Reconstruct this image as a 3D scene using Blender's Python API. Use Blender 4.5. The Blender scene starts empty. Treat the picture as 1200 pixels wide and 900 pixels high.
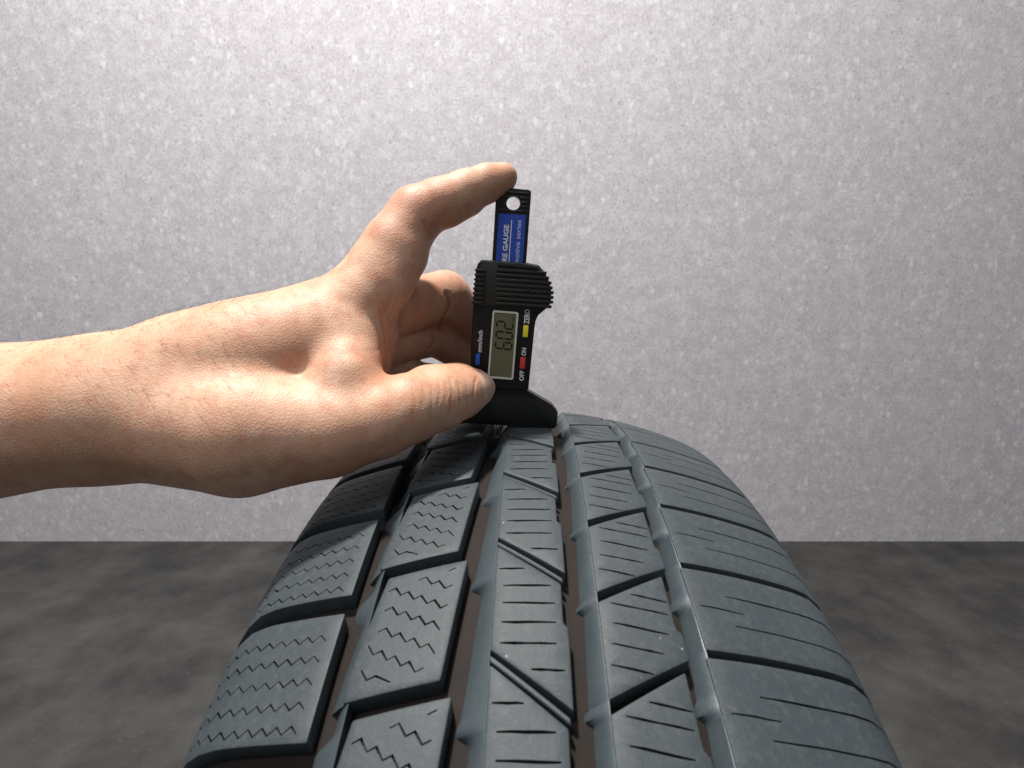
import bpy, bmesh, math, random
import numpy as np
from mathutils import Vector, Matrix
random.seed(7); rng = np.random.default_rng(7)
scene = bpy.context.scene
col = scene.collection
MM = 0.001
# ------------------------------------------------------------------ camera, light, exposure
PITCH = math.radians(9.5)                 # the phone looks down a little
CAM_H = 0.7049                            # height of the lens above the floor
F = 659.0
cam = bpy.data.cameras.new('camera'); cam_ob = bpy.data.objects.new('camera', cam); col.objects.link(cam_ob)
cam_ob.location = (0, 0, CAM_H); cam_ob.rotation_euler = (math.radians(90) - PITCH, 0, 0)
cam.sensor_width = 36; cam.lens = F / 1200 * 36
cam.clip_start = 0.01; cam.clip_end = 50
cam.dof.use_dof = True; cam.dof.focus_distance = 0.262; cam.dof.aperture_fstop = cam.lens / 0.9
scene.camera = cam_ob
world = bpy.data.worlds.new('World'); scene.world = world; world.use_nodes = True
wb = world.node_tree.nodes['Background']
wb.inputs[0].default_value = (0.86, 0.93, 1.0, 1); wb.inputs[1].default_value = 0.23
def area(name, loc, target, size, size_y, power, colour):
    l = bpy.data.lights.new(name, 'AREA'); l.shape = 'RECTANGLE'; l.size = size; l.size_y = size_y
    l.energy = power; l.color = colour
    o = bpy.data.objects.new(name, l); col.objects.link(o); o.location = loc
    o.rotation_euler = (Vector(target) - Vector(loc)).to_track_quat('-Z', 'Y').to_euler()
    return o
area('ceiling_lamp', (-0.44, 0.44, 3.0), (0.0, 0.30, 0.7), 0.22, 0.14, 122, (1.0, 0.95, 0.89))
area('front_fill', (-0.7, -0.8, 2.75), (0.0, 1.3, 0.6), 1.0, 0.3, 27, (0.95, 0.96, 1.0))  # added fill light for the wall and the near side of the hand
scene.view_settings.view_transform = 'Standard'; scene.view_settings.look = 'None'
scene.view_settings.exposure = 0.0; scene.view_settings.gamma = 1.0
scene.view_settings.use_curve_mapping = False
scene.render.engine = 'CYCLES'

# ------------------------------------------------------------------ helpers
cp, sp = math.cos(PITCH), math.sin(PITCH)
KM = Matrix.Translation((0, 0, CAM_H)) @ Matrix.Rotation(-PITCH, 4, 'X') @ Matrix.Scale(MM, 4)   # lens frame in mm -> world
def P(px, py, d):                          # a point seen at (px, py) in the photograph, d mm deep
    return np.array([(px - 600) / F * d, d, (450 - py) / F * d])

def link(name, me, mat=None, parent=None, loc=None):
    o = bpy.data.objects.new(name, me); col.objects.link(o)
    if mat is not None and not me.materials: me.materials.append(mat)
    if parent is not None: o.parent = parent
    if loc is not None: o.location = loc
    return o
def mesh_py(name, v, f, smooth_angle=None):
    me = bpy.data.meshes.new(name); me.from_pydata([tuple(map(float, p)) for p in v], [], f); me.validate(); me.update()
    if smooth_angle is not None: smooth(me, smooth_angle)
    return me
def smooth(me, ang=32):
    me.polygons.foreach_set('use_smooth', [True] * len(me.polygons)); me.set_sharp_from_angle(angle=math.radians(ang))
def bm_mesh(bm, name, ang=32):
    me = bpy.data.meshes.new(name); bm.normal_update(); bm.to_mesh(me); bm.free(); smooth(me, ang); return me
def empty(name, loc, label, cat):
    o = bpy.data.objects.new(name, None); col.objects.link(o); o.location = loc; o.empty_display_size = 0.02
    o['label'] = label; o['category'] = cat; return o
def prism_bm(poly, z0, z1, bevel=0.0, seg=2, top_only=False, plane='xy'):
    """poly in plane, extruded along the third axis. plane 'xz' : poly (x,z), depth along y"""
    bm = bmesh.new()
    def mk(a, b, h): return (a, b, h) if plane == 'xy' else (a, h, b)
    lo = [bm.verts.new(mk(a, b, z0)) for a, b in poly]; hi = [bm.verts.new(mk(a, b, z1)) for a, b in poly]
    n = len(poly)
    bm.faces.new(lo[::-1]); bm.faces.new(hi)
    for i in range(n): bm.faces.new((lo[i], lo[(i + 1) % n], hi[(i + 1) % n], hi[i]))
    bmesh.ops.recalc_face_normals(bm, faces=bm.faces)
    if bevel:
        hs = set(hi); ls = set(lo)
        if top_only: es = [e for e in bm.edges if not (e.verts[0] in ls and e.verts[1] in ls)]
        else: es = list(bm.edges)
        bmesh.ops.bevel(bm, geom=es, offset=bevel, segments=seg, affect='EDGES', profile=0.5, clamp_overlap=True)
    return bm
def boolean(me, cut, op='DIFFERENCE'):
    a = bpy.data.objects.new('tmp_a', me); b = bpy.data.objects.new('tmp_b', cut); col.objects.link(a); col.objects.link(b)
    m = a.modifiers.new('b', 'BOOLEAN'); m.object = b; m.operation = op; m.solver = 'EXACT'
    dg = bpy.context.evaluated_depsgraph_get(); r = bpy.data.meshes.new_from_object(a.evaluated_get(dg))
    bpy.data.objects.remove(a); bpy.data.objects.remove(b); return r
def text_mesh(body, size, extrude=0.0, bold=0.0, spacing=1.0):
    c = bpy.data.curves.new('t', 'FONT'); c.body = body; c.size = size; c.extrude = extrude; c.offset = bold; c.space_character = spacing
    c.resolution_u = 4
    o = bpy.data.objects.new('t', c); col.objects.link(o)
    dg = bpy.context.evaluated_depsgraph_get(); me = bpy.data.meshes.new_from_object(o.evaluated_get(dg)); bpy.data.objects.remove(o)
    return me

# ------------------------------------------------------------------ materials
class NT:
    def __init__(s, name):
        s.m = bpy.data.materials.new(name); s.m.use_nodes = True; s.t = s.m.node_tree; s.b = s.t.nodes['Principled BSDF']
    def n(s, typ, **kw):
        nd = s.t.nodes.new(typ)
        for k, v in kw.items():
            if k in nd.inputs.keys() if isinstance(k, str) else False: nd.inputs[k].default_value = v
            else: setattr(nd, k, v)
        return nd
    def l(s, a, b): s.t.links.new(a, b)
    def noise(s, scale, detail=4, rough=0.55, vec=None):
        nd = s.t.nodes.new('ShaderNodeTexNoise'); nd.inputs['Scale'].default_value = scale
        nd.inputs['Detail'].default_value = detail; nd.inputs['Roughness'].default_value = rough
        if vec is not None: s.l(vec, nd.inputs['Vector'])
        return nd.outputs['Fac']
    def ramp(s, fac, stops, interp='LINEAR'):
        r = s.t.nodes.new('ShaderNodeValToRGB'); r.color_ramp.interpolation = interp
        e = r.color_ramp.elements
        while len(e) < len(stops): e.new(0.5)
        for i, (p, c) in enumerate(stops): e[i].position = p; e[i].color = (*c, 1) if len(c) == 3 else c
        s.l(fac, r.inputs[0]); return r.outputs[0]
    def mix(s, a, b, fac, mode='MIX'):
        nd = s.t.nodes.new('ShaderNodeMix'); nd.data_type = 'RGBA'; nd.blend_type = mode
        for sock, v in ((nd.inputs[0], fac), (nd.inputs[6], a), (nd.inputs[7], b)):
            if hasattr(v, 'is_output'): s.l(v, sock)
            elif isinstance(v, (int, float)): sock.default_value = v
            else: sock.default_value = (*v, 1)
        return nd.outputs[2]
    def math(s, op, a, b=None):
        nd = s.t.nodes.new('ShaderNodeMath'); nd.operation = op
        for sock, v in ((nd.inputs[0], a), (nd.inputs[1], b)):
            if v is None: continue
            if hasattr(v, 'is_output'): s.l(v, sock)
            else: sock.default_value = v
        return nd.outputs[0]
    def bump(s, h, strength, dist, prev=None):
        nd = s.t.nodes.new('ShaderNodeBump'); nd.inputs['Strength'].default_value = strength; nd.inputs['Distance'].default_value = dist
        s.l(h, nd.inputs['Height'])
        if prev is not None: s.l(prev, nd.inputs['Normal'])
        return nd.outputs[0]
    def coord(s, kind='Object', scale=None, obj_seed=False):
        c = s.t.nodes.new('ShaderNodeTexCoord'); v = c.outputs[kind]
        if obj_seed:
            oi = s.t.nodes.new('ShaderNodeObjectInfo'); a = s.t.nodes.new('ShaderNodeVectorMath'); a.operation = 'ADD'
            s.l(v, a.inputs[0]); s.l(oi.outputs['Random'], a.inputs[1]); v = a.outputs[0]
        if scale is not None:
            mp = s.t.nodes.new('ShaderNodeMapping'); mp.inputs['Scale'].default_value = scale; s.l(v, mp.inputs[0]); v = mp.outputs[0]
        return v
    def set(s, **kw):
        for k, v in kw.items():
            k = k.replace('_', ' ')
            sock = s.b.inputs[k]
            if hasattr(v, 'is_output'): s.l(v, sock)
            elif isinstance(v, (int, float)): sock.default_value = v
            elif len(v) == 3 and sock.type == 'RGBA': sock.default_value = (*v, 1)
            else: sock.default_value = v
        return s
def plain(name, colr, rough=0.5, spec=0.5, metal=0.0, var=0.12, nscale=300, bump=0.0):
    t = NT(name); v = t.coord(); n = t.noise(nscale, 5, 0.6, v)
    t.set(Base_Color=t.mix(tuple(c * (1 - var) for c in colr), tuple(min(1, c * (1 + var)) for c in colr), n),
          Roughness=rough, Specular_IOR_Level=spec, Metallic=metal)
    t.set(Roughness=t.math('ADD', t.math('MULTIPLY', n, 0.2), rough - 0.1))
    if bump: t.set(Normal=t.bump(n, bump, 0.0004))
    return t.m

def rubber_mat():
    t = NT('tread_rubber'); v = t.coord('Object', obj_seed=True)
    n1 = t.noise(45, 6, 0.6, v); n2 = t.noise(420, 5, 0.65, v); n3 = t.noise(1500, 3, 0.6, v)
    c = t.mix((0.026, 0.035, 0.041), (0.043, 0.053, 0.059), n1)
    c = t.mix(c, (0.080, 0.089, 0.092), t.ramp(n2, [(0.5, (0, 0, 0)), (0.85, (0.6, 0.6, 0.6))]))
    vo = t.t.nodes.new('ShaderNodeTexVoronoi'); vo.inputs['Scale'].default_value = 210; t.l(v, vo.inputs['Vector'])
    speck = t.ramp(vo.outputs['Distance'], [(0.035, (1, 1, 1)), (0.07, (0, 0, 0))])
    gate = t.ramp(t.noise(60, 2, 0.5, v), [(0.6, (0, 0, 0)), (0.66, (1, 1, 1))])
    c = t.mix(c, (0.42, 0.42, 0.38), t.math('MULTIPLY', speck, gate))
    t.set(Base_Color=c, Specular_IOR_Level=0.36)
    t.set(Roughness=t.math('ADD', t.math('MULTIPLY', n2, 0.25), 0.46))
    t.set(Normal=t.bump(n3, 0.25, 0.0002, t.bump(n2, 0.30, 0.0005)))
    return t.m
def wall_rubber_mat():
    t = NT('groove_wall_rubber'); v = t.coord('Object', obj_seed=True)
    n1 = t.noise(90, 5, 0.6, v); n2 = t.noise(600, 4, 0.6, v)
    c = t.mix((0.032, 0.046, 0.054), (0.060, 0.074, 0.082), n1)
    t.set(Base_Color=c, Roughness=t.math('ADD', t.math('MULTIPLY', n2, 0.25), 0.33), Specular_IOR_Level=0.5,
          Normal=t.bump(n2, 0.3, 0.0004))
    return t.m
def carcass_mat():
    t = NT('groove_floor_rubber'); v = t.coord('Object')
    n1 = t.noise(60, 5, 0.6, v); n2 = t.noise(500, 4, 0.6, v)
    c = t.mix((0.0065, 0.0042, 0.0034), (0.016, 0.010, 0.007), n1)  # dirt brown, with the shade of the grooves darkened into the colour
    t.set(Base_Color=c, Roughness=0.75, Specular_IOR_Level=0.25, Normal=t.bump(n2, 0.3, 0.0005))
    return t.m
def wall_mat():
    t = NT('flaked_wall_finish'); v = t.coord('Object')
    # slight warp so that flakes get ragged outlines
    wn = t.t.nodes.new('ShaderNodeTexNoise'); wn.inputs['Scale'].default_value = 75; wn.inputs['Detail'].default_value = 3; t.l(v, wn.inputs['Vector'])
    ws = t.t.nodes.new('ShaderNodeVectorMath'); ws.operation = 'MULTIPLY_ADD'; t.l(wn.outputs['Color'], ws.inputs[0])
    ws.inputs[1].default_value = (0.017, 0.017, 0.017); t.l(v, ws.inputs[2]); w = ws.outputs[0]
    def flakes(scale, lo, hi, r0, r1, sy=0.75):
        mp = t.t.nodes.new('ShaderNodeMapping'); mp.inputs['Scale'].default_value = (1, 1, sy); t.l(w, mp.inputs[0])
        vo = t.t.nodes.new('ShaderNodeTexVoronoi'); vo.inputs['Scale'].default_value = scale; t.l(mp.outputs[0], vo.inputs['Vector'])
        sep = t.t.nodes.new('ShaderNodeSeparateColor'); t.l(vo.outputs['Color'], sep.inputs[0])
        rnd = t.ramp(sep.outputs[0], [(lo, (0, 0, 0)), (hi, (1, 1, 1))])
        edge = t.ramp(vo.outputs['Distance'], [(r0, (1, 1, 1)), (r1, (0, 0, 0))])
        return t.math('MULTIPLY', rnd, edge)
    big = flakes(58, 0.55, 0.99, 0.12, 0.50, 0.7); mid = flakes(105, 0.35, 0.98, 0.16, 0.50); small = flakes(200, 0.3, 0.95, 0.22, 0.52)
    dark = flakes(118, 0.66, 0.95, 0.2, 0.46)
    n_big = t.noise(5, 4, 0.6, v); n_mid = t.noise(34, 6, 0.72, w); n_fine = t.noise(190, 5, 0.75, v)
    c = t.mix((0.43, 0.41, 0.45), (0.495, 0.472, 0.492), n_big)
    c = t.mix(c, (0.56, 0.545, 0.565), t.ramp(n_mid, [(0.44, (0, 0, 0)), (0.64, (1, 1, 1))]))
    c = t.mix(c, (0.27, 0.26, 0.285), t.ramp(n_fine, [(0.47, (0, 0, 0)), (0.66, (0.75, 0.75, 0.75))]))
    c = t.mix(c, (0.29, 0.28, 0.30), t.math('MULTIPLY', dark, 0.7))
    c = t.mix(c, (0.60, 0.59, 0.61), t.math('MULTIPLY', small, 0.45))
    c = t.mix(c, (0.66, 0.65, 0.66), t.math('MULTIPLY', mid, 0.46))
    c = t.mix(c, (0.78, 0.77, 0.78), t.math('MULTIPLY', big, 0.48))
    hgt = t.math('ADD', t.math('MULTIPLY', mid, 0.6), t.math('ADD', t.math('MULTIPLY', big, 0.8), n_mid))
    t.set(Base_Color=c, Roughness=0.62, Specular_IOR_Level=0.25, Normal=t.bump(n_fine, 0.12, 0.0012, t.bump(hgt, 0.2, 0.0014)))
    return t.m
def floor_mat():
    t = NT('concrete_floor_finish'); v = t.coord('Object'); n = t.noise(6, 8, 0.65, v); n2 = t.noise(120, 5, 0.6, v)
    c = t.mix((0.016, 0.016, 0.016), (0.055, 0.054, 0.051), t.ramp(n, [(0.35, (0, 0, 0)), (0.65, (1, 1, 1))]))
    c = t.mix(c, (0.10, 0.095, 0.088), t.ramp(n2, [(0.62, (0, 0, 0)), (0.72, (0.7, 0.7, 0.7))]))
    c = t.mix(c, (0.012, 0.012, 0.012), t.ramp(t.noise(2.2, 5, 0.7, v), [(0.55, (0, 0, 0)), (0.7, (0.7, 0.7, 0.7))]))
    t.set(Base_Color=c, Roughness=0.6, Normal=t.bump(n2, 0.3, 0.001)); return t.m
def skin_mat():
    t = NT('skin'); v = t.coord('Object')
    n1 = t.noise(38, 5, 0.6, v); n2 = t.noise(160, 5, 0.6, v); n3 = t.noise(900, 4, 0.6, v)
    c = t.mix((0.53, 0.275, 0.165), (0.67, 0.425, 0.295), t.ramp(n1, [(0.3, (0, 0, 0)), (0.7, (1, 1, 1))]))
    c = t.mix(c, (0.47, 0.165, 0.095), t.ramp(n2, [(0.45, (0, 0, 0)), (0.75, (0.65, 0.65, 0.65))]))
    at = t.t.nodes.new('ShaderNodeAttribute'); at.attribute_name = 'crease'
    rd = t.t.nodes.new('ShaderNodeAttribute'); rd.attribute_name = 'flush'
    c = t.mix(c, (0.50, 0.205, 0.125), t.math('MULTIPLY', rd.outputs['Fac'], 0.55))
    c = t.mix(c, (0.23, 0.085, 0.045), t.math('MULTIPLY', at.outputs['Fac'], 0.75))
    vo = t.t.nodes.new('ShaderNodeTexVoronoi'); vo.feature = 'DISTANCE_TO_EDGE'; vo.inputs['Scale'].default_value = 780; t.l(v, vo.inputs['Vector'])
    cells = t.ramp(vo.outputs['Distance'], [(0.0, (0, 0, 0)), (0.25, (1, 1, 1))])
    mpw = t.t.nodes.new('ShaderNodeMapping'); mpw.inputs['Scale'].default_value = (5, 1.2, 1); t.l(v, mpw.inputs[0])
    wr = t.noise(330, 4, 0.6, mpw.outputs[0])
    t.set(Base_Color=c, Roughness=t.math('ADD', t.math('MULTIPLY', n2, 0.2), 0.42), Specular_IOR_Level=0.4)
    t.set(Subsurface_Weight=0.12, Subsurface_Scale=0.004, Subsurface_Radius=(1.0, 0.35, 0.2))
    t.set(Normal=t.bump(wr, 0.20, 0.0004, t.bump(cells, 0.22, 0.00025, t.bump(n3, 0.16, 0.0003))))
    return t.m
def nail_mat():
    t = NT('nail'); v = t.coord('Object'); n = t.noise(150, 4, 0.6, v)
    c = t.mix((0.64, 0.38, 0.27), (0.72, 0.48, 0.37), n)
    t.set(Base_Color=c, Roughness=0.38, Specular_IOR_Level=0.4, Subsurface_Weight=0.1, Subsurface_Scale=0.003); return t.m
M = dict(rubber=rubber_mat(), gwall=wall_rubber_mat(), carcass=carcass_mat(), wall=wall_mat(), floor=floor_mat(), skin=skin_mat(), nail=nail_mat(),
         black=plain('black_plastic', (0.011, 0.0105, 0.009), 0.42, 0.4, bump=0.12, nscale=1400),
         face=plain('black_face_print', (0.008, 0.008, 0.0075), 0.34, 0.35, bump=0.05, nscale=1400),
         olive=plain('ridged_grip_plastic', (0.020, 0.019, 0.014), 0.36, 0.45, bump=0.12, nscale=1400),
         blue=plain('blue_label', (0.028, 0.075, 0.42), 0.38, 0.4, var=0.08),
         white=plain('white_print', (0.72, 0.72, 0.70), 0.5, 0.3, var=0.05),
         soft=plain('pale_print', (0.50, 0.54, 0.70), 0.5, 0.3, var=0.05),
         frame=plain('lcd_frame', (0.60, 0.57, 0.47), 0.4, 0.4, var=0.06),
         lcd=plain('lcd_glass', (0.125, 0.118, 0.060), 0.25, 0.5, var=0.10, nscale=90),
         seg=plain('lcd_segment', (0.014, 0.012, 0.008), 0.4, 0.3),
         yellow=plain('yellow_button', (0.85, 0.72, 0.03), 0.4), red=plain('red_button', (0.62, 0.045, 0.03), 0.4),
         bluebtn=plain('blue_button', (0.02, 0.10, 0.50), 0.4),
         steel=plain('steel', (0.42, 0.40, 0.37), 0.3, 0.5, metal=1.0))

# ------------------------------------------------------------------ setting: floor and wall
def slab(name, x0, x1, y0, y1, z0, z1, mat):
    bm = prism_bm([(x0, y0), (x1, y0), (x1, y1), (x0, y1)], z0, z1)
    o = link(name, bm_mesh(bm, name), mat); o['kind'] = 'structure'; return o
slab('floor', -3.5, 3.5, -3, 1.65, -0.1, 0.0, M['floor'])
slab('wall', -3.5, 3.5, 1.50, 1.65, 0.001, 3.0, M['wall'])

# ------------------------------------------------------------------ tyre
R = 320.0
def drop(x):
    t = abs(x); d = t * t / 420.0
    if t > 84: d += (t - 84) ** 2 / 22.0
    return d
TY = KM @ Vector((11.3, 324.5, -336.0))
YAW = math.radians(-1.7)
tyre = empty('tyre', (TY.x, TY.y, 0.0), 'black winter car tyre standing upright with zigzag siped tread blocks, gauge resting on its crown', 'tyre')
tyre.rotation_euler = (0, 0, YAW)
PH0 = -math.degrees(PITCH)                # photo arc 0 -> this tyre angle (s/R - pitch)
def wrap(me_or_bm, ang=30, cuts=4.0):
    """flat (x, s, h) mm -> on the tyre, s increasing towards the lens, in m, origin on the crown"""
    bm = me_or_bm
    if not isinstance(bm, bmesh.types.BMesh):
        bm = bmesh.new(); bm.from_mesh(me_or_bm)
    xs = [v.co.x for v in bm.verts]; ss = [v.co.y for v in bm.verts]
    for lo, hi, ax in ((min(xs), max(xs), 0), (min(ss), max(ss), 1)):
        k = cuts if ax == 1 else cuts * 1.25
        n = max(1, int((hi - lo) / k))
        for i in range(1, n):
            c = lo + (hi - lo) * i / n; co = [0, 0, 0]; no = [0, 0, 0]; co[ax] = c; no[ax] = 1
            bmesh.ops.bisect_plane(bm, geom=bm.verts[:] + bm.edges[:] + bm.faces[:], plane_co=co, plane_no=no, dist=1e-4)
    for v in bm.verts:
        x, s, h = v.co; r = R - drop(x) + h; a = s / R
        v.co = (x * MM, -r * math.sin(a) * MM, (r * math.cos(a) - R) * MM)
    bmesh.ops.recalc_face_normals(bm, faces=bm.faces)
    return bm_mesh(bm, 'tread', ang)
def sipe_cutter(lines, w=0.55, depth=1.7, vary=True):
    bm = bmesh.new()
    for pts in lines:
        pts = [Vector((a, b)) for a, b in pts]; L = []; Rr = []
        for i, p in enumerate(pts):
            d = (pts[min(i + 1, len(pts) - 1)] - pts[max(i - 1, 0)]).normalized(); n = Vector((-d.y, d.x)) * w / 2 * (random.uniform(0.7, 1.25) if 0 < i < len(pts) - 1 else 0.6)
            L.append(p + n); Rr.append(p - n)
        ring = L + Rr[::-1]
        lo = [bm.verts.new((q.x, q.y, -depth)) for q in ring]; hi = [bm.verts.new((q.x, q.y, 1.0)) for q in ring]; n = len(ring)
        k = len(pts)
        for i in range(k - 1):
            for vs, fl in ((lo, False), (hi, True)):
                f = [vs[i], vs[i + 1], vs[n - 2 - i], vs[n - 1 - i]]
                bm.faces.new(f if not fl else f[::-1])
        for i in range(n): bm.faces.new((lo[i], hi[i], hi[(i + 1) % n], lo[(i + 1) % n]))
    bmesh.ops.recalc_face_normals(bm, faces=bm.faces)
    me = bpy.data.meshes.new('cut'); bm.to_mesh(me); bm.free(); return me
def block_mesh(poly, sipes, bevel=0.55, depth=6.6, w=0.55):
    bm = prism_bm(poly, -depth, 0.0, bevel, 2, top_only=True)
    me = bpy.data.meshes.new('blk'); bm.to_mesh(me); bm.free()
    if sipes: me = boolean(me, sipe_cutter(sipes, w))
    return wrap(me)
def ring_copies(name, me, mat, n, s0, jitter=0.0):
    me.materials.clear(); me.materials.append(mat)
    first = None
    for i in range(n):
        a = (s0 / R - PITCH) + 2 * math.pi * i / n
        if first is None: o = bpy.data.objects.new(name, me); first = o
        else: o = first.copy()
        col.objects.link(o); o.parent = tyre
        o.location = (0, -R * MM * math.sin(a), R * MM * (1 + math.cos(a)))
        o.rotation_euler = (a, 0, 0)
def arc(n): return 2 * math.pi * R / n
PA, PB, PD = arc(50), arc(47), arc(65)
def straight(x0, x1, s, slope=0.0, n=5, j=0.10):
    return [(x0 + (x1 - x0) * i / (n - 1), s + slope * (x1 - x0) * i / (n - 1) + random.uniform(-j, j)) for i in range(n)]
def zigzag(x0, x1, s, slope, period=4.3, amp=1.0):
    pts = []; n = int(round((x1 - x0) / (period / 2)))
    for i in range(n + 1):
        x = x0 + (x1 - x0) * i / n; pts.append((x, s + slope * (x - x0) + (amp if i % 2 else -amp)))
    return pts
# centre rib: slanted blocks between double-line slashes
polyA = [(-13.2, 3.6), (6.5, 19.0), (6.5, 32.0), (7.9, 33.5), (7.9, 15.3 + PA), (-13.2, PA)]
sipA = [straight(-12.0, -4.2, 13.6)] + [straight(-10.4 + random.uniform(-.6, .6), 4.0 + random.uniform(-.6, .6), s) for s in (20.0, 26.0, 32.2, 38.4)] + [straight(-2.4, 6.3, 45.6)]
ring_copies('tread_block', block_mesh(polyA, sipA, w=0.75, bevel=0.75), M['rubber'], 50, 107.5)
bm = prism_bm([(-13.2, 0.9), (7.0, 16.4), (7.0, 18.0), (-13.2, 2.7)], -6.6, -0.75, 0.3, 1, True)
ring_copies('tie_bar', wrap(bm), M['rubber'], 50, 107.5)
# sloped groove walls with their teeth
def groove_wall_mesh(x_top, pts, pitch, tooth=None):
    """pts: (s, x_bottom): the foot of the wall steps out once per pitch"""
    bm = bmesh.new(); n = 34; rows = []
    for i in range(n + 1):
        s = pitch * i / n; xb = float(np.interp(s, [p[0] for p in pts], [p[1] for p in pts]))
        prof = [(x_top, -6.9), (x_top, -0.55), (x_top - 0.5, -0.75), (x_top + (xb - x_top) * 0.55, -3.2), (x_top + (xb - x_top) * 0.9, -5.6), (xb, -6.9)]
        rows.append([bm.verts.new((a, s, b)) for a, b in prof])
    for a, b in zip(rows, rows[1:]):
        for j in range(len(a) - 1): bm.faces.new((a[j], a[j + 1], b[j + 1], b[j]))
        bm.faces.new((a[-1], a[0], b[0], b[-1]))
    bm.faces.new(rows[0]); bm.faces.new(rows[-1][::-1])
    if tooth:
        t2 = prism_bm(tooth[0], -6.9, tooth[1], 0.22, 1, True); me = bpy.data.meshes.new('t'); t2.to_mesh(me); t2.free(); bm.from_mesh(me)
    bmesh.ops.recalc_face_normals(bm, faces=bm.faces)
    return wrap(bm, 40)
ring_copies('groove_wall', groove_wall_mesh(-13.1, [(0, -20.2), (2, -21.3), (4.2, -20.8), (5.4, -17.3), (37, -19.6), (PB, -20.2)], PB), M['gwall'], 47, 117.5)
# second rib, zigzag sipes
polyB = [(-46.5, 4.4), (-21.9, 0.0), (-25.3, 39.0), (-50.2, 43.2), (-50.4, 36.0)]
def edgeB(s, side):
    if side > 0: return -21.9 - 3.4 * s / 39.0 - 1.9
    return -46.5 - 3.9 * (s - 4.4) / 31.6 + 2.4
sipB = []
for k in range(8):
    sl = 0.46; s_mid = 1.2 + 6.9 * k
    x0, x1 = -47.3 + 0.3 * (k % 2), -25.3 - 0.4 * (k % 3)
    pts = [p for p in zigzag(x0, x1, s_mid - 7.0, sl)]
    pts = [(x, s) for x, s in pts if -46.5 - 3.9 * max(0, s - 4.4) / 31.6 + 1.4 < x < -21.9 - 3.4 * s / 39 - 1.5
           and (4.4 - (x + 46.5) * 4.4 / 24.6) + 1.8 < s < (43.2 - (x + 50.2) * 4.2 / 24.9) - 2.2]
    if len(pts) >= 2: sipB.append(pts)
ring_copies('tread_block', block_mesh(polyB, sipB, w=0.66, bevel=0.8), M['rubber'], 47, 114.0)
ring_copies('groove_wall', groove_wall_mesh(-48.6, [(0, -52.5), (6, -52.6), (9.5, -56.3), (14, -56.0), (19, -52.4), (26, -53.2), (PB, -54.6)], PB), M['gwall'], 47, 114.0)
# outer left shoulder
polyC = [(-57.2, 0.0), (-57.0, PB - 6.5), (-80, PB - 7.5), (-104, PB - 7.0), (-104, -0.6), (-80, -1.2)]
sipC = [zigzag(-96, -60.5, s, 0.05) for s in (6, 12.4, 18.8, 25.2, 31.2)]
ring_copies('tread_block', block_mesh(polyC, sipC), M['rubber'], 47, 129.5)
# right rib
polyD = [(16.6, 3.2), (37.5, -9.0), (37.8, 9.5), (39.2, 11.0), (39.5, PD - 12.3), (16.6, PD)]
sipD = [straight(26.5, 37.0, -1.6 + 1.2, 0.14), straight(20.3, 36.4, 3.4, 0.13), straight(20.2, 35.2, 9.8, 0.13), straight(19.2, 32.6, 15.9, 0.14), straight(18.2, 29.0, 22.0, 0.14)]
ring_copies('tread_block', block_mesh(polyD, sipD, w=0.62, bevel=0.65), M['rubber'], 65, 138.3)
ring_copies('groove_wall', groove_wall_mesh(16.7, [(0, 11.8), (1.4, 10.4), (2.8, 10.7), (3.8, 12.8), (20, 12.2), (PD, 11.8)], PD), M['gwall'], 65, 138.3)
# right shoulder
polyE = [(44.2, 1.2), (60, 0.7), (80, 0.4), (104, 0.4), (104, PD - 1.7), (80, PD - 1.7), (60, PD - 1.4), (44.8, PD - 1.0)]
sipE = [straight(56, 96, s, 0.0, 7, 0.06) for s in (10.2, 20.6)] + [straight(47, 60, 15.4, 0.02)]
ring_copies('tread_block', block_mesh(polyE, sipE, w=0.6), M['rubber'], 65, 123.2)
ring_copies('groove_wall', groove_wall_mesh(44.9, [(0, 40.8), (10.5, 40.4), (12, 39.2), (14.5, 39.3), (15.8, 41.6), (PD, 40.8)], PD), M['gwall'], 65, 123.2)
# carcass: groove floor, sidewalls, beads
prof = [(x, R - drop(x) - 6.4) for x in np.linspace(-98, 98, 50)]
side = [(101.5, R - 40), (104.5, R - 45), (107.5, R - 56), (109.5, R - 70), (109.2, R - 82), (106.5, R - 96), (101.5, R - 108), (97, R - 114),
        (95.5, R - 117), (88, R - 119), (83, R - 117), (82, R - 112), (88, R - 100), (95, R - 84), (97, R - 70), (95, R - 54), (86, R - 34), (60, R - 22)]
prof = prof + side + [(0, R - 19)] + [(-x, r) for x, r in side[::-1]]
nseg = 300; V = []; FF = []; m = len(prof)
for i in range(nseg):
    a = 2 * math.pi * i / nseg
    for x, r in prof: V.append((x * MM, -r * math.sin(a) * MM, (R + r * math.cos(a)) * MM))
for i in range(nseg):
    for j in range(m):
        FF.append((i * m + j, i * m + (j + 1) % m, ((i + 1) % nseg) * m + (j + 1) % m, ((i + 1) % nseg) * m + j))
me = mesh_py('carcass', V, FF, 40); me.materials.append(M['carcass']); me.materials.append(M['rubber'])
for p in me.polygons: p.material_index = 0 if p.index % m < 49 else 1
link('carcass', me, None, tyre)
for sgn in (-1, 1):                       # raised rings moulded into each sidewall
    ring = [(sgn * 109.0, R - 72), (sgn * 110.6, R - 73.5), (sgn * 110.6, R - 75.5), (sgn * 109.0, R - 77)]
    V = []; FF = []
    for i in range(160):
        a = 2 * math.pi * i / 160
        for x, r in ring: V.append((x * MM, -r * math.sin(a) * MM, (R + r * math.cos(a)) * MM))
        for j in range(3): FF.append((i * 4 + j, i * 4 + j + 1, ((i + 1) % 160) * 4 + j + 1, ((i + 1) % 160) * 4 + j))
    link('sidewall_ring', mesh_py('sidewall_ring', V, FF, 40), M['rubber'], tyre)

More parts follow.
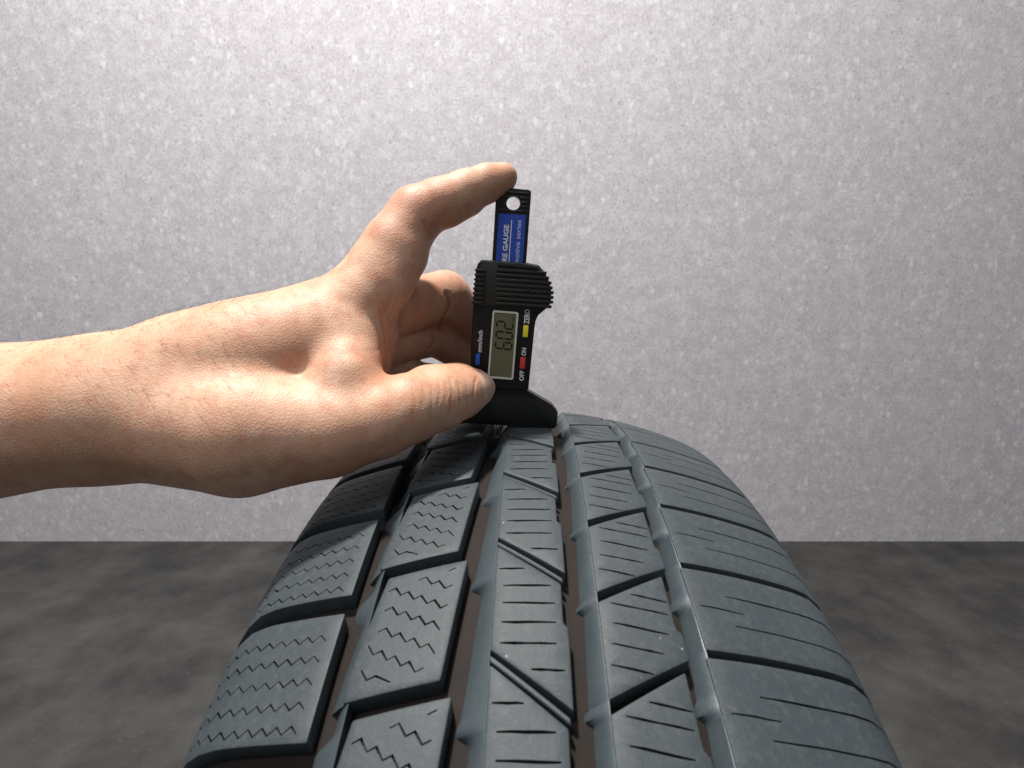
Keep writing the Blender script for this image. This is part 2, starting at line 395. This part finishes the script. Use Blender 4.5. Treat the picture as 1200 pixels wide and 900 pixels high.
# ------------------------------------------------------------------ tread depth gauge
rl = math.radians(3.7)
up0 = Vector((0, -math.sin(PITCH), math.cos(PITCH))); rt0 = Vector((1, 0, 0))
upv = up0 * math.cos(rl) + rt0 * math.sin(rl); rtv = rt0 * math.cos(rl) - up0 * math.sin(rl); bk = upv.cross(rtv)
GO = Vector((0, 268.0, -20.0))
GK = Matrix(((rtv.x, bk.x, upv.x, GO.x), (rtv.y, bk.y, upv.y, GO.y), (rtv.z, bk.z, upv.z, GO.z), (0, 0, 0, 1)))
gauge = empty('depth_gauge', (0, 0, 0), 'black digital tread depth gauge with lit-grey display held upright on the tyre', 'gauge')
gauge['label'] = 'black digital tread depth gauge with blue label and number display, held upright on the tyre'
gm = KM @ GK; gauge.location = gm.to_translation(); gauge.rotation_euler = gm.to_3x3().normalized().to_euler()
def gpart(name, bm_or_me, mat, parent=gauge, ang=32):
    if isinstance(bm_or_me, bmesh.types.BMesh):
        for v in bm_or_me.verts: v.co *= MM
        bmesh.ops.recalc_face_normals(bm_or_me, faces=bm_or_me.faces)
        me = bm_mesh(bm_or_me, name, ang)
    else:
        me = bm_or_me; me.transform(Matrix.Scale(MM, 4))
    return link(name, me, mat, parent)
def fillet(poly, r, n=5):
    """round corners: r per-vertex list or scalar"""
    out = []; N = len(poly)
    for i, p in enumerate(poly):
        ri = r[i] if isinstance(r, (list, tuple)) else r
        a = Vector(poly[i - 1]); b = Vector(p); c = Vector(poly[(i + 1) % N])
        if ri <= 0: out.append(tuple(b)); continue
        u = (a - b).normalized(); w = (c - b).normalized(); ang = u.angle(w)
        d = min(ri / math.tan(ang / 2), 0.45 * (a - b).length, 0.45 * (c - b).length)
        p0 = b + u * d; p1 = b + w * d
        for k in range(n + 1):
            t = k / n; out.append(tuple(p0 * (1 - t) ** 2 + b * 2 * t * (1 - t) + p1 * t * t))
    return out
# measuring base: front foot and a slightly taller back plate
base_f = fillet([(-34.5, 0.0), (20.6, 0.0), (20.6, 6.2), (17.8, 8.6), (5.2, 15.2), (5.2, 19.0), (-19, 19.0), (-19, 15.2), (-31.8, 8.6), (-34.5, 6.2)], [.5, .5, 1.5, 2, 1, 0, 0, 1, 2, 1.5])
base_b = fillet([(-35.3, 0.15), (21.6, 0.15), (21.6, 7.6), (18.6, 10.8), (5.6, 17.4), (5.6, 20.0), (-19.4, 20.0), (-19.4, 17.4), (-32.4, 10.8), (-35.3, 7.6)], [.5, .5, 2, 2.5, 1, 0, 0, 1, 2.5, 2])
gpart('foot', prism_bm(base_f, 0.0, 3.2, 0.25, 2, plane='xz'), M['face'])
gpart('back_plate', prism_bm(base_b, 3.2, 11.0, 1.5, 1, plane='xz'), M['olive'])
# body
body = [(-20.9, 17.8), (5.6, 17.6), (6.5, 18.6), (7.3, 46.5), (7.6, 50.5), (8.6, 53.2), (11.6, 56.0), (13.4, 58.0), (14.0, 60.0), (13.9, 64.0), (12.6, 68.6), (10.3, 72.6), (7.2, 75.6), (2.1, 76.3), (-18.6, 76.4), (-20.2, 74.6), (-21.0, 72.0), (-21.4, 58.9), (-21.4, 40.0)]
gpart('body', prism_bm(body, -2.2, 10.0, 0.55, 3, plane='xz'), M['face'])
# ridged grip head
head = [(-20.3, 56.2), (11.4, 56.6), (13.4, 58.6), (13.6, 64.0), (12.2, 68.6), (10.0, 72.4), (7.0, 75.3), (2.0, 76.0), (-18.4, 76.1), (-20.3, 72.0)]
hd = gpart('grip_head', prism_bm(head, -3.0, -2.0, 0.4, 2, plane='xz'), M['olive'])
def ridge(x0, x1, z, hgt=0.72, y0=-4.1, y1=-2.6):
    bm = prism_bm([(x0, z - hgt), (x1, z - hgt), (x1, z + hgt), (x0, z + hgt)], y0, y1, 0.42, 2, plane='xz'); return bm
for i in range(8):
    z = 57.4 + i * 2.12; t = (z - 57) / 17
    xr = float(np.interp(z, [55, 58, 61, 64, 68, 72.5, 75], [12.6, 14.8, 15.0, 14.8, 13.5, 10.8, 7.5]))
    gpart('grip_ridge', ridge(-11.6 + 0.1 * i * 0, xr, z), M['olive'])
bm = prism_bm([(-11.4, 74.0), (7.4, 73.8), (6.0, 75.2), (1.5, 75.8), (-11.4, 75.8)], -4.0, -2.6, 0.35, 2, plane='xz'); gpart('grip_ridge', bm, M['olive'])
for i in range(8):
    z = 57.2 + i * 2.05
    gpart('grip_ridge', ridge(-22.0 + 0.09 * i, -16.6, z, 0.6, -4.0, 9.0 if False else -2.4), M['olive'])
for i in range(8):                        # teeth along the two flanks
    z = 57.4 + i * 2.12; xr = float(np.interp(z, [55, 58, 61, 64, 68, 72.5, 75], [12.6, 14.8, 15.0, 14.8, 13.5, 10.8, 7.5]))
    gpart('side_ridge', ridge(xr - 2.2, xr + 0.05, z, 0.55, -2.8, 9.4), M['black'])
    gpart('side_ridge', ridge(-22.0 + 0.09 * i, -19.6, 57.2 + i * 2.05, 0.55, -2.6, 9.4), M['black'])
arrow = [(1.8, 66.6), (4.2, 64.6), (2.2, 63.0), (1.4, 63.6), (2.6, 64.7), (1.0, 65.9)]
gpart('arrow_mark', prism_bm(arrow, -4.35, -3.2, 0.12, 1, plane='xz'), M['black'])
# sliding bar
barp = fillet([(-14.1, 22.0), (1.3, 22.0), (1.7, 108.4), (-14.0, 108.8)], [0, 0, 1.6, 1.6])
bar = prism_bm(barp, 1.4, 5.4, 0.35, 2, plane='xz'); me = bpy.data.meshes.new('b'); bar.to_mesh(me); bar.free()
hb = bmesh.new(); bmesh.ops.create_cone(hb, cap_ends=True, segments=40, radius1=3.1, radius2=3.1, depth=20, matrix=Matrix.Translation((-6.05, 3, 102.3)) @ Matrix.Rotation(math.pi / 2, 4, 'X'))
hm = bpy.data.meshes.new('h'); hb.to_mesh(hm); hb.free()
me = boolean(me, hm); smooth(me, 30); bar_o = gpart('slide_bar', me, M['black'])
for i in range(5):
    z = 98.9 + i * 1.95
    hw = math.sqrt(max(0, 3.7 ** 2 - (z - 102.3) ** 2)) if abs(z - 102.3) < 3.7 else 0
    if hw > 0.4:
        for x0, x1 in ((-13.4, -6.05 - hw), (-6.05 + hw, 1.0)):
            gpart('bar_ridge', ridge(x0, x1, z, 0.45, 0.9, 1.9), M['olive'])
    else: gpart('bar_ridge', ridge(-13.2, 0.8, z, 0.45, 0.9, 1.9), M['olive'])
lab = gpart('label', prism_bm([(-12.5, 60.0), (-0.1, 60.0), (0.1, 97.3), (-12.3, 97.3)], 1.0, 1.6, 0.1, 1, plane='xz'), M['blue'])
gpart('label_line', prism_bm([(-6.65, 60.0), (-6.25, 60.0), (-6.05, 94.8), (-6.45, 94.8)], 0.94, 1.05, plane='xz'), M['white'], lab)
def vtext(name, body_, size, x_base, z_end, y, mat, parent, bold=0.0, align='end', width=None, spacing=1.0):
    """lettering that reads upwards: baseline at x_base (letter tops to the left)"""
    me = text_mesh(body_, size, 0.03, bold, spacing)
    co = np.array([v.co[:] for v in me.vertices]); w0, w1 = co[:, 0].min(), co[:, 0].max()
    sx = 1.0 if width is None else width / (w1 - w0)
    for v in me.vertices:
        tx = (v.co.x - w1) * sx if align == 'end' else (v.co.x - w0) * sx
        v.co = (x_base - v.co.y, y - v.co.z, z_end + tx)
    return gpart(name, me, mat, parent, )
vtext('lettering', 'TYRE GAUGE', 3.0, -7.4, 92.6, 0.95, M['white'], lab, bold=0.10, width=20.6)
vtext('lettering', 'automotive series', 3.0, -1.9, 95.0, 0.95, M['soft'], lab, bold=0.03, width=26.2)
# display
fo = fillet([(-12.9, 22.8), (-0.9, 22.6), (-0.4, 54.0), (-12.3, 54.2)], 1.2); fi = fillet([(-12.05, 23.7), (-1.75, 23.5), (-1.3, 53.1), (-11.5, 53.3)], 0.7)
bm = bmesh.new(); n = len(fo)
vo = [[bm.verts.new((a, y, b)) for a, b in poly] for poly, y in ((fo, -2.0), (fo, -2.55), (fi, -2.55), (fi, -2.0))]
for k in range(4):
    for i in range(n):
        bm.faces.new((vo[k][i], vo[k][(i + 1) % n], vo[(k + 1) % 4][(i + 1) % n], vo[(k + 1) % 4][i]))
disp = gpart('display_frame', bm, M['frame'])
gpart('display_glass', prism_bm(fi, -2.3, -1.9, plane='xz'), M['lcd'], disp)
def digit(ch, zc, hx=3.7, wz=1.5, xc=-6.35, t=0.40):
    """seven-segment digit reading upwards; top of the digit towards -x, its right side towards +z"""
    on = {'6': 'acdefg', '0': 'abcdef', '2': 'abdeg'}[ch]
    S = dict(a=((-hx, -wz), (-hx, wz)), d=((hx, -wz), (hx, wz)), g=((0, -wz), (0, wz)), b=((-hx, wz), (0, wz)), c=((0, wz), (hx, wz)), f=((-hx, -wz), (0, -wz)), e=((0, -wz), (hx, -wz)))
    bm = bmesh.new()
    for k in on:
        (x0, z0), (x1, z1) = S[k]; a = Vector((xc + x0, zc + z0 + x0 * -0.06)); b = Vector((xc + x1, zc + z1 + x1 * -0.06)); d = (b - a).normalized(); nrm = Vector((-d.y, d.x))
        a = a + d * t * 0.5; b = b - d * t * 0.5
        q = [a, a + d * t + nrm * t, b - d * t + nrm * t, b, b - d * t - nrm * t, a + d * t - nrm * t]
        lo = [bm.verts.new((p.x, -2.36, p.y)) for p in q]; hi = [bm.verts.new((p.x, -2.31, p.y)) for p in q]
        bm.faces.new(lo); bm.faces.new(hi[::-1])
        for i in range(6): bm.faces.new((lo[i], hi[i], hi[(i + 1) % 6], lo[(i + 1) % 6]))
    gpart('display_digit', bm, M['seg'], disp)
digit('6', 38.3); digit('0', 43.0); digit('2', 47.7)
vtext('unit_mark', 'mm', 1.7, -2.3, 51.6, -2.33, M['seg'], disp)
# buttons and their print
def button(x, z, w, h, mat):
    b = gpart('button', prism_bm(fillet([(x - w, z - h), (x + w, z - h), (x + w, z + h), (x - w, z + h)], 0.4, 3), -3.0, -2.1, 0.25, 2, plane='xz'), mat); return b
b1 = button(3.3, 45.6, 1.15, 2.7, M['yellow']); b1['label'] = 'yellow button'
b2 = button(2.9, 30.8, 1.2, 2.7, M['red']); b2['label'] = 'red button'
b3 = button(-17.9, 31.2, 1.0, 2.6, M['bluebtn']); b3['label'] = 'blue button'
vtext('lettering', 'ZERO', 3.3, 4.6, 48.9, -2.23, M['white'], gauge, bold=0.07, align='start', width=6.6)
vtext('lettering', 'ON', 2.8, 4.1, 34.2, -2.23, M['white'], gauge, bold=0.06, align='start', width=3.6)
vtext('lettering', 'OFF', 2.8, 3.9, 22.4, -2.23, M['white'], gauge, bold=0.06, align='start', width=4.9)
vtext('lettering', 'mm/inch', 2.9, -16.4, 34.6, -2.23, M['white'], gauge, bold=0.05, align='start', width=10.0)
# probe blade in the groove
for x in (-7.5, -5.9):
    gpart('probe_pin', prism_bm([(x - 0.38, -6.4), (x + 0.38, -6.4), (x + 0.38, 3), (x - 0.38, 3)], 3.0, 4.2, 0.12, 1, plane='xz'), M['steel'])

# ------------------------------------------------------------------ hand: a distance field turned into one continuous skin
def rc(Q, a, b, r1, r2):
    a = np.asarray(a, np.float32); b = np.asarray(b, np.float32)
    ba = b - a; l2 = float(ba @ ba); rr = r1 - r2; a2 = l2 - rr * rr; il2 = 1.0 / l2
    pa = Q - a; y = pa @ ba; z = y - l2
    t = pa * l2 - y[:, None] * ba; x2 = np.einsum('ij,ij->i', t, t)
    y2 = y * y * l2; z2 = z * z * l2; k = np.sign(rr) * rr * rr * x2
    d = (np.sqrt(np.maximum(x2 * a2 * il2, 0)) + y * rr) * il2 - r1
    m1 = np.sign(z) * a2 * z2 > k; m2 = np.sign(y) * a2 * y2 < k
    d = np.where(m2, np.sqrt(x2 + y2) * il2 - r1, d); d = np.where(m1, np.sqrt(x2 + z2) * il2 - r2, d)
    return d
def smin(a, b, k):
    h = np.clip(0.5 + 0.5 * (b - a) / k, 0, 1); return b + (a - b) * h - k * h * (1 - h)
def chain(Q, pts, k=3.0):
    d = None
    for (a, ra), (b, rb) in zip(pts, pts[1:]):
        e = rc(Q, a, b, ra, rb); d = e if d is None else smin(d, e, k)
    return d
J = lambda px, py, d, r: (P(px, py, d), r)
WR = J(130, 482, 212, 24.0)
FOREARM = [WR, (np.array([-230., 206., -20.]), 30.0), (np.array([-325., 192., -36.]), 37.0)]
FOREARM2 = [J(140, 458, 224, 20.0), (np.array([-232., 214., -14.]), 27.0)]
PALM = [[WR, J(418, 357, 236, 15.2)], [J(140, 458, 224, 20.5), J(425, 380, 248, 13.5)], [J(140, 472, 226, 20), J(428, 418, 256, 12.5)], [J(132, 490, 222, 20), J(424, 452, 257, 11.5)],
        [J(250, 442, 222, 24), J(400, 402, 236, 16)], [J(210, 450, 218, 24), J(372, 405, 228, 17)], [J(290, 425, 222, 21), J(385, 398, 231, 16)]]
WEB = [[J(420, 360, 239, 15.4), J(424, 395, 244, 15.2), J(418, 440, 238, 13.6)], [J(394, 376, 232, 14.4), J(403, 402, 229, 14.8), J(404, 446, 217, 14.2)]]
THUMB = [WR, J(285, 506, 209, 23.6), J(385, 504, 212, 17.6), J(442, 491, 216, 15.0), J(478, 479, 221, 13.5), J(513, 468.5, 230, 12.6), J(538, 460.5, 241, 11.0), J(553, 456.0, 250.0, 9.4)]
INDEX = [J(418, 357, 236, 14.9), J(462, 290, 241, 13.4), J(488, 251, 244, 11.9), J(515, 238, 245, 10.4), J(546, 224, 249, 9.0), J(570, 214, 252, 7.9), J(590, 207.3, 254, 6.2)]
MIDDLE = [J(425, 376, 249, 13.2), J(478, 358, 262, 12.9), J(521, 347.5, 276, 12.4), J(548, 375, 290, 10.8), J(568, 400, 298, 9.6), J(585, 425, 298, 7.5)]
RING = [J(428, 415, 256, 12.3), J(474, 399, 270, 10.6), J(509, 394, 283, 10.0), J(545, 416, 297, 9.2), J(566, 432, 304, 8.6), J(585, 460, 304, 7.2)]
PINKY = [J(424, 446, 257, 10.6), J(470, 440, 270, 9.0), J(503, 446, 284, 8.4), J(540, 466, 298, 7.8), J(575, 480, 304, 6.8)]
CREASES = []                               # (polyline, depth, width)
def raw(Q):
    palm = None
    for seg in PALM:
        e = chain(Q, seg); palm = e if palm is None else smin(palm, e, 9.0)
    palm = smin(palm, chain(Q, FOREARM, 12.0), 12.0); palm = smin(palm, chain(Q, FOREARM2, 8.0), 10.0)
    for seg in WEB: palm = smin(palm, chain(Q, seg), 4.0)
    th = chain(Q, THUMB, 2.5)
    th = smin(th, rc(Q, *[J(500, 455, 231, 9)[0], J(535, 447, 244, 8)[0]], 9.0, 7.2), 5.0)      # pad of the thumb
    d = smin(palm, th, 6.0)
    ix = chain(Q, INDEX, 2.0)
    ix = smin(ix, rc(Q, P(528, 244, 247), P(548, 236, 250), 7.0, 6.2), 4.0)                     # pads on the flexor side
    ix = smin(ix, rc(Q, P(566, 222, 253), P(584, 215, 254), 5.8, 5.2), 4.0)
    ix = smin(ix, rc(Q, P(452, 335, 236), P(470, 302, 240), 11.0, 10.2), 5.0)
    d = smin(d, smin(ix, palm, 5.0), 1.2) if False else smin(d, ix, 4.0)
    for f in (MIDDLE, RING, PINKY): d = smin(d, chain(Q, f, 1.6), 1.3)
    return d
def polydist(Q, pl):
    best = None
    for a, b in zip(pl, pl[1:]):
        ba = b - a; t = np.clip(((Q - a) @ ba) / max(1e-9, float(ba @ ba)), 0, 1); e = np.linalg.norm(Q - a - t[:, None] * ba, axis=1)
        best = e if best is None else np.minimum(best, e)
    return best
def sdf(Q):
    d = raw(Q)
    for pl, dep, w in CREASES:
        lo = pl.min(0) - 4 * w; hi = pl.max(0) + 4 * w
        m = np.all((Q > lo) & (Q < hi), axis=1)
        if m.any():
            e = polydist(Q[m], pl); d[m] += dep * np.exp(-(e / w) ** 2)
    return d
def on_skin(px, py):
    t = 120.0
    for _ in range(60):
        q = P(px, py, t)[None].astype(np.float32); dd = float(raw(q)[0])
        if dd < 0.02: return q[0].astype(float)
        t += dd * 0.8
        if t > 330: return None
    return None
def crease(pix, dep, w):
    dense = []
    for (x0, y0), (x1, y1) in zip(pix, pix[1:]):
        for k in range(4): dense.append((x0 + (x1 - x0) * k / 4, y0 + (y1 - y0) * k / 4))
    dense.append(pix[-1])
    pl = [q for q in (on_skin(*p) for p in dense) if q is not None]
    if len(pl) >= 2: CREASES.append((np.array(pl), dep, w))
# thumb knuckle folds
for x, y0, y1, dep, w in ((521, 447, 470, .22, .55), (527, 443, 488, .42, .6), (531.5, 458, 480, .22, .5), (537, 448, 490, .36, .65), (541, 462, 484, .18, .5), (546, 454, 482, .14, .5),
                          (513, 446, 474, .22, .55), (504, 452, 492, .16, .6), (494, 448, 476, .14, .6), (483, 455, 490, .12, .6)):
    n = 4; crease([(x + 3.2 - 5.5 * abs(k / n - 0.45) + random.uniform(-.7, .7), y0 + (y1 - y0) * k / n) for k in range(n + 1)], dep, w)
crease([(559, 442), (556.5, 449), (555.5, 458), (555, 466), (556, 474)], 0.55, 0.5)              # nail fold
# index finger folds
crease([(506, 277), (500, 269), (497, 262)], 0.45, 1.1); crease([(512, 272), (505, 263)], 0.2, 0.8)
crease([(551, 251), (547, 243)], 0.4, 0.9); crease([(541, 255), (538, 248)], 0.2, 0.8)
# curled fingers
crease([(524, 345), (528.5, 354), (526, 364), (519, 375), (514, 384)], 2.1, 1.2); crease([(508, 392), (510, 400), (504, 408)], 1.6, 1.0)
# palm folds
crease([(448, 372), (450.5, 388), (452.5, 408), (455, 436)], 0.6, 1.2); crease([(465, 352), (460, 365), (454, 376)], 0.25, 0.9)
crease([(460, 345), (455, 358), (450, 368)], 0.18, 0.8); crease([(416, 410), (430, 412), (446, 409)], 0.1, 1.2)
crease([(470, 364), (467, 378), (462, 394)], 0.35, 0.9)

H = 0.75
lo = np.array([-366., 140., -86.]); hi = np.array([8., 322., 110.])
C4 = 5; nc = np.ceil((hi - lo) / (H * C4)).astype(int) + 1
gx, gy, gz = [lo[i] + (np.arange(nc[i]) + 0.5) * H * C4 for i in range(3)]
G = np.stack(np.meshgrid(gx, gy, gz, indexing='ij'), -1).reshape(-1, 3).astype(np.float32)
dc = np.concatenate([raw(g) for g in np.array_split(G, 8)]).reshape(nc)
act = np.abs(dc) < H * C4 * 1.35 + 1.0
D = np.repeat(np.repeat(np.repeat(dc.astype(np.float32), C4, 0), C4, 1), C4, 2)
mk = np.repeat(np.repeat(np.repeat(act, C4, 0), C4, 1), C4, 2)
idx = np.argwhere(mk); pts = (lo + (idx + 0.5) * H).astype(np.float32)
D[mk] = np.concatenate([sdf(g) for g in np.array_split(pts, 16)])
ins = D < 0
c000 = ins[:-1, :-1, :-1].astype(np.int8)
cnt = np.zeros_like(c000)
for dx in (0, 1):
    for dy in (0, 1):
        for dz in (0, 1):
            cnt += ins[dx:ins.shape[0] - 1 + dx, dy:ins.shape[1] - 1 + dy, dz:ins.shape[2] - 1 + dz]
cells = np.argwhere((cnt > 0) & (cnt < 8)); vid = -np.ones(c000.shape, np.int32); vid[tuple(cells.T)] = np.arange(len(cells))
acc = np.zeros((len(cells), 3)); nn_ = np.zeros(len(cells))
cor = [(a, b, c) for a in (0, 1) for b in (0, 1) for c in (0, 1)]
for a in cor:
    for ax in range(3):
        if a[ax] == 0:
            b = list(a); b[ax] = 1
            va = D[tuple((cells + a).T)]; vb = D[tuple((cells + b).T)]; m = (va < 0) != (vb < 0)
            t = np.where(m, va / np.where(m, va - vb, 1), 0)
            pnt = np.array(a, float)[None] + t[:, None] * (np.array(b) - np.array(a))
            acc[m] += pnt[m]; nn_[m] += 1
verts = lo + (cells + acc / nn_[:, None] + 0.5) * H
faces = []
for ax in range(3):
    sl0 = [slice(None)] * 3; sl1 = [slice(None)] * 3; sl0[ax] = slice(0, -1); sl1[ax] = slice(1, None)
    A = ins[tuple(sl0)]; B = ins[tuple(sl1)]; e = np.argwhere(A != B); flip = A[tuple(e.T)]
    u, v = (ax + 1) % 3, (ax + 2) % 3
    ok = (e[:, u] > 0) & (e[:, v] > 0) & (e[:, u] < vid.shape[u]) & (e[:, v] < vid.shape[v]); e = e[ok]; flip = flip[ok]
    def at(du, dv):
        q = e.copy(); q[:, u] += du; q[:, v] += dv; return vid[tuple(q.T)]
    q = np.stack([at(-1, -1), at(0, -1), at(0, 0), at(-1, 0)], 1)
    q[~flip] = q[~flip][:, ::-1]; faces.append(q)
faces = np.concatenate(faces); faces = faces[(faces >= 0).all(1)]
for _ in range(2):                         # pull vertices onto the field
    q = verts.astype(np.float32); d0 = sdf(q); g = np.stack([(sdf(q + np.eye(3, dtype=np.float32)[i] * 0.3) - sdf(q - np.eye(3, dtype=np.float32)[i] * 0.3)) / 0.6 for i in range(3)], 1)
    gl = np.maximum((g * g).sum(1), 0.25); verts = verts - np.clip(d0 / gl, -0.6, 0.6)[:, None] * g
me = bpy.data.meshes.new('hand'); me.vertices.add(len(verts)); me.loops.add(len(faces) * 4); me.polygons.add(len(faces))
org = np.array(WR[0])                      # origin of the hand at the wrist
ow = KM @ Vector(org)
KR = np.array(Matrix.Rotation(-PITCH, 3, 'X'))
me.vertices.foreach_set('co', (((verts - org) * MM) @ KR.T).ravel())
me.loops.foreach_set('vertex_index', faces.ravel()); me.polygons.foreach_set('loop_start', np.arange(0, len(faces) * 4, 4)); me.polygons.foreach_set('loop_total', np.full(len(faces), 4))
me.update(calc_edges=True); me.validate(); me.polygons.foreach_set('use_smooth', [True] * len(me.polygons))
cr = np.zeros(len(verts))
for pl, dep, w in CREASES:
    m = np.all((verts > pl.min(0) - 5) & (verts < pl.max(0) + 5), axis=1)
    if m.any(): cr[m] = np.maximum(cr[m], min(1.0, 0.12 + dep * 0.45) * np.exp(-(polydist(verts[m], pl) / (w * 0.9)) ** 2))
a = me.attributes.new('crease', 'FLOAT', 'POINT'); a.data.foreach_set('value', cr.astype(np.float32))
fl = np.zeros(len(verts))
for c, rad in ((P(540, 462, 240), 11), (P(488, 235, 236), 14), (P(588, 207, 250), 11), (P(418, 545, 215), 18), (P(545, 375, 280), 14), (P(515, 385, 270), 14), (P(455, 440, 220), 12)):
    fl = np.maximum(fl, np.exp(-(np.linalg.norm(verts - c, axis=1) / rad) ** 2))
a = me.attributes.new('flush', 'FLOAT', 'POINT'); a.data.foreach_set('value', fl.astype(np.float32))
hand = link('hand', me, M['skin']); hand.location = ow
hand['label'] = 'bare left hand reaching in from the left, thumb and index finger gripping the gauge'; hand['category'] = 'hand'
# thumb nail: a thin curved plate that follows the skin
tip, kn = P(553, 456.0, 250.0), P(513, 468.5, 230)
ax = (tip - kn) / np.linalg.norm(tip - kn); nrm = np.array([0.12, -0.95, -0.12]); nrm -= ax * (nrm @ ax); nrm /= np.linalg.norm(nrm); bi = np.cross(ax, nrm)
nu, nv = 15, 13; V = []; 
for j in range(nv):
    v = j / (nv - 1)
    for i in range(nu):
        u = -1 + 2 * i / (nu - 1)
        ln = -8.0 + 14.8 * v - 1.6 * (u * u) * (1 if v > 0.5 else -1) * abs(2 * v - 1)
        ang = u * math.radians(50) * (0.92 + 0.08 * v)
        dr = nrm * math.cos(ang) + bi * math.sin(ang)
        c = tip + ax * min(ln, 5.6) ; t = 16.0
        for _ in range(40):
            dd = float(raw((c + dr * t)[None].astype(np.float32))[0])
            if dd < 0.03 or t < 1: break
            t -= dd * 0.8
        rise = 0.40 * (1 - 0.8 * abs(u) ** 4) * min(1, 0.25 + v * 3)
        V.append(c + dr * (t + rise) + ax * max(0, ln - 5.6))
V = np.array(V); FF = [(j * nu + i, j * nu + i + 1, (j + 1) * nu + i + 1, (j + 1) * nu + i) for j in range(nv - 1) for i in range(nu - 1)]
bmn = bmesh.new(); vs = [bmn.verts.new(tuple(p)) for p in (((V - org) * MM) @ KR.T)]
for f in FF: bmn.faces.new([vs[k] for k in f])
bmesh.ops.recalc_face_normals(bmn, faces=bmn.faces)
bmesh.ops.solidify(bmn, geom=bmn.faces[:], thickness=0.0006)
link('thumbnail', bm_mesh(bmn, 'thumbnail', 60), M['nail'], hand)
# fine hairs on the forearm and the back edge of the hand
nv_ = np.zeros(len(verts) * 3, np.float32); hand.data.vertices.foreach_get('normal', nv_); nv_ = nv_.reshape(-1, 3)
hv = np.zeros(len(verts) * 3, np.float32); hand.data.vertices.foreach_get('co', hv); hv = hv.reshape(-1, 3)
cand = np.where((nv_[:, 2] > 0.0) & (verts[:, 0] < -95) & (verts[:, 0] > -200))[0]
pick = rng.choice(cand, min(420, len(cand)), replace=False)
V = []; FF = []
for k in pick:
    p = hv[k].astype(float); n = nv_[k].astype(float)
    along = np.array([0.9, -0.25, -0.15]) + rng.normal(0, 0.25, 3); along -= n * (along @ n); along /= np.linalg.norm(along)
    L = rng.uniform(0.004, 0.010); side_ = np.cross(n, along); b0 = len(V)
    for q in range(5):
        t = q / 4; c = p + along * L * t + n * (0.0016 * math.sin(t * 2.4) * rng.uniform(0.6, 1.1)) - n * 0.0002; r = 0.00005 * (1 - 0.8 * t)
        V += [c + side_ * r, c - side_ * r * 0.5 + n * r, c - side_ * r * 0.5 - n * r]
    for q in range(4):
        for e in range(3): FF.append((b0 + q * 3 + e, b0 + q * 3 + (e + 1) % 3, b0 + q * 3 + 3 + (e + 1) % 3, b0 + q * 3 + 3 + e))
hm_ = mesh_py('arm_hair', V, FF, 60); ho = link('arm_hair', hm_, plain('arm_hair', (0.10, 0.055, 0.03), 0.5, 0.4), hand); ho['kind'] = 'stuff'
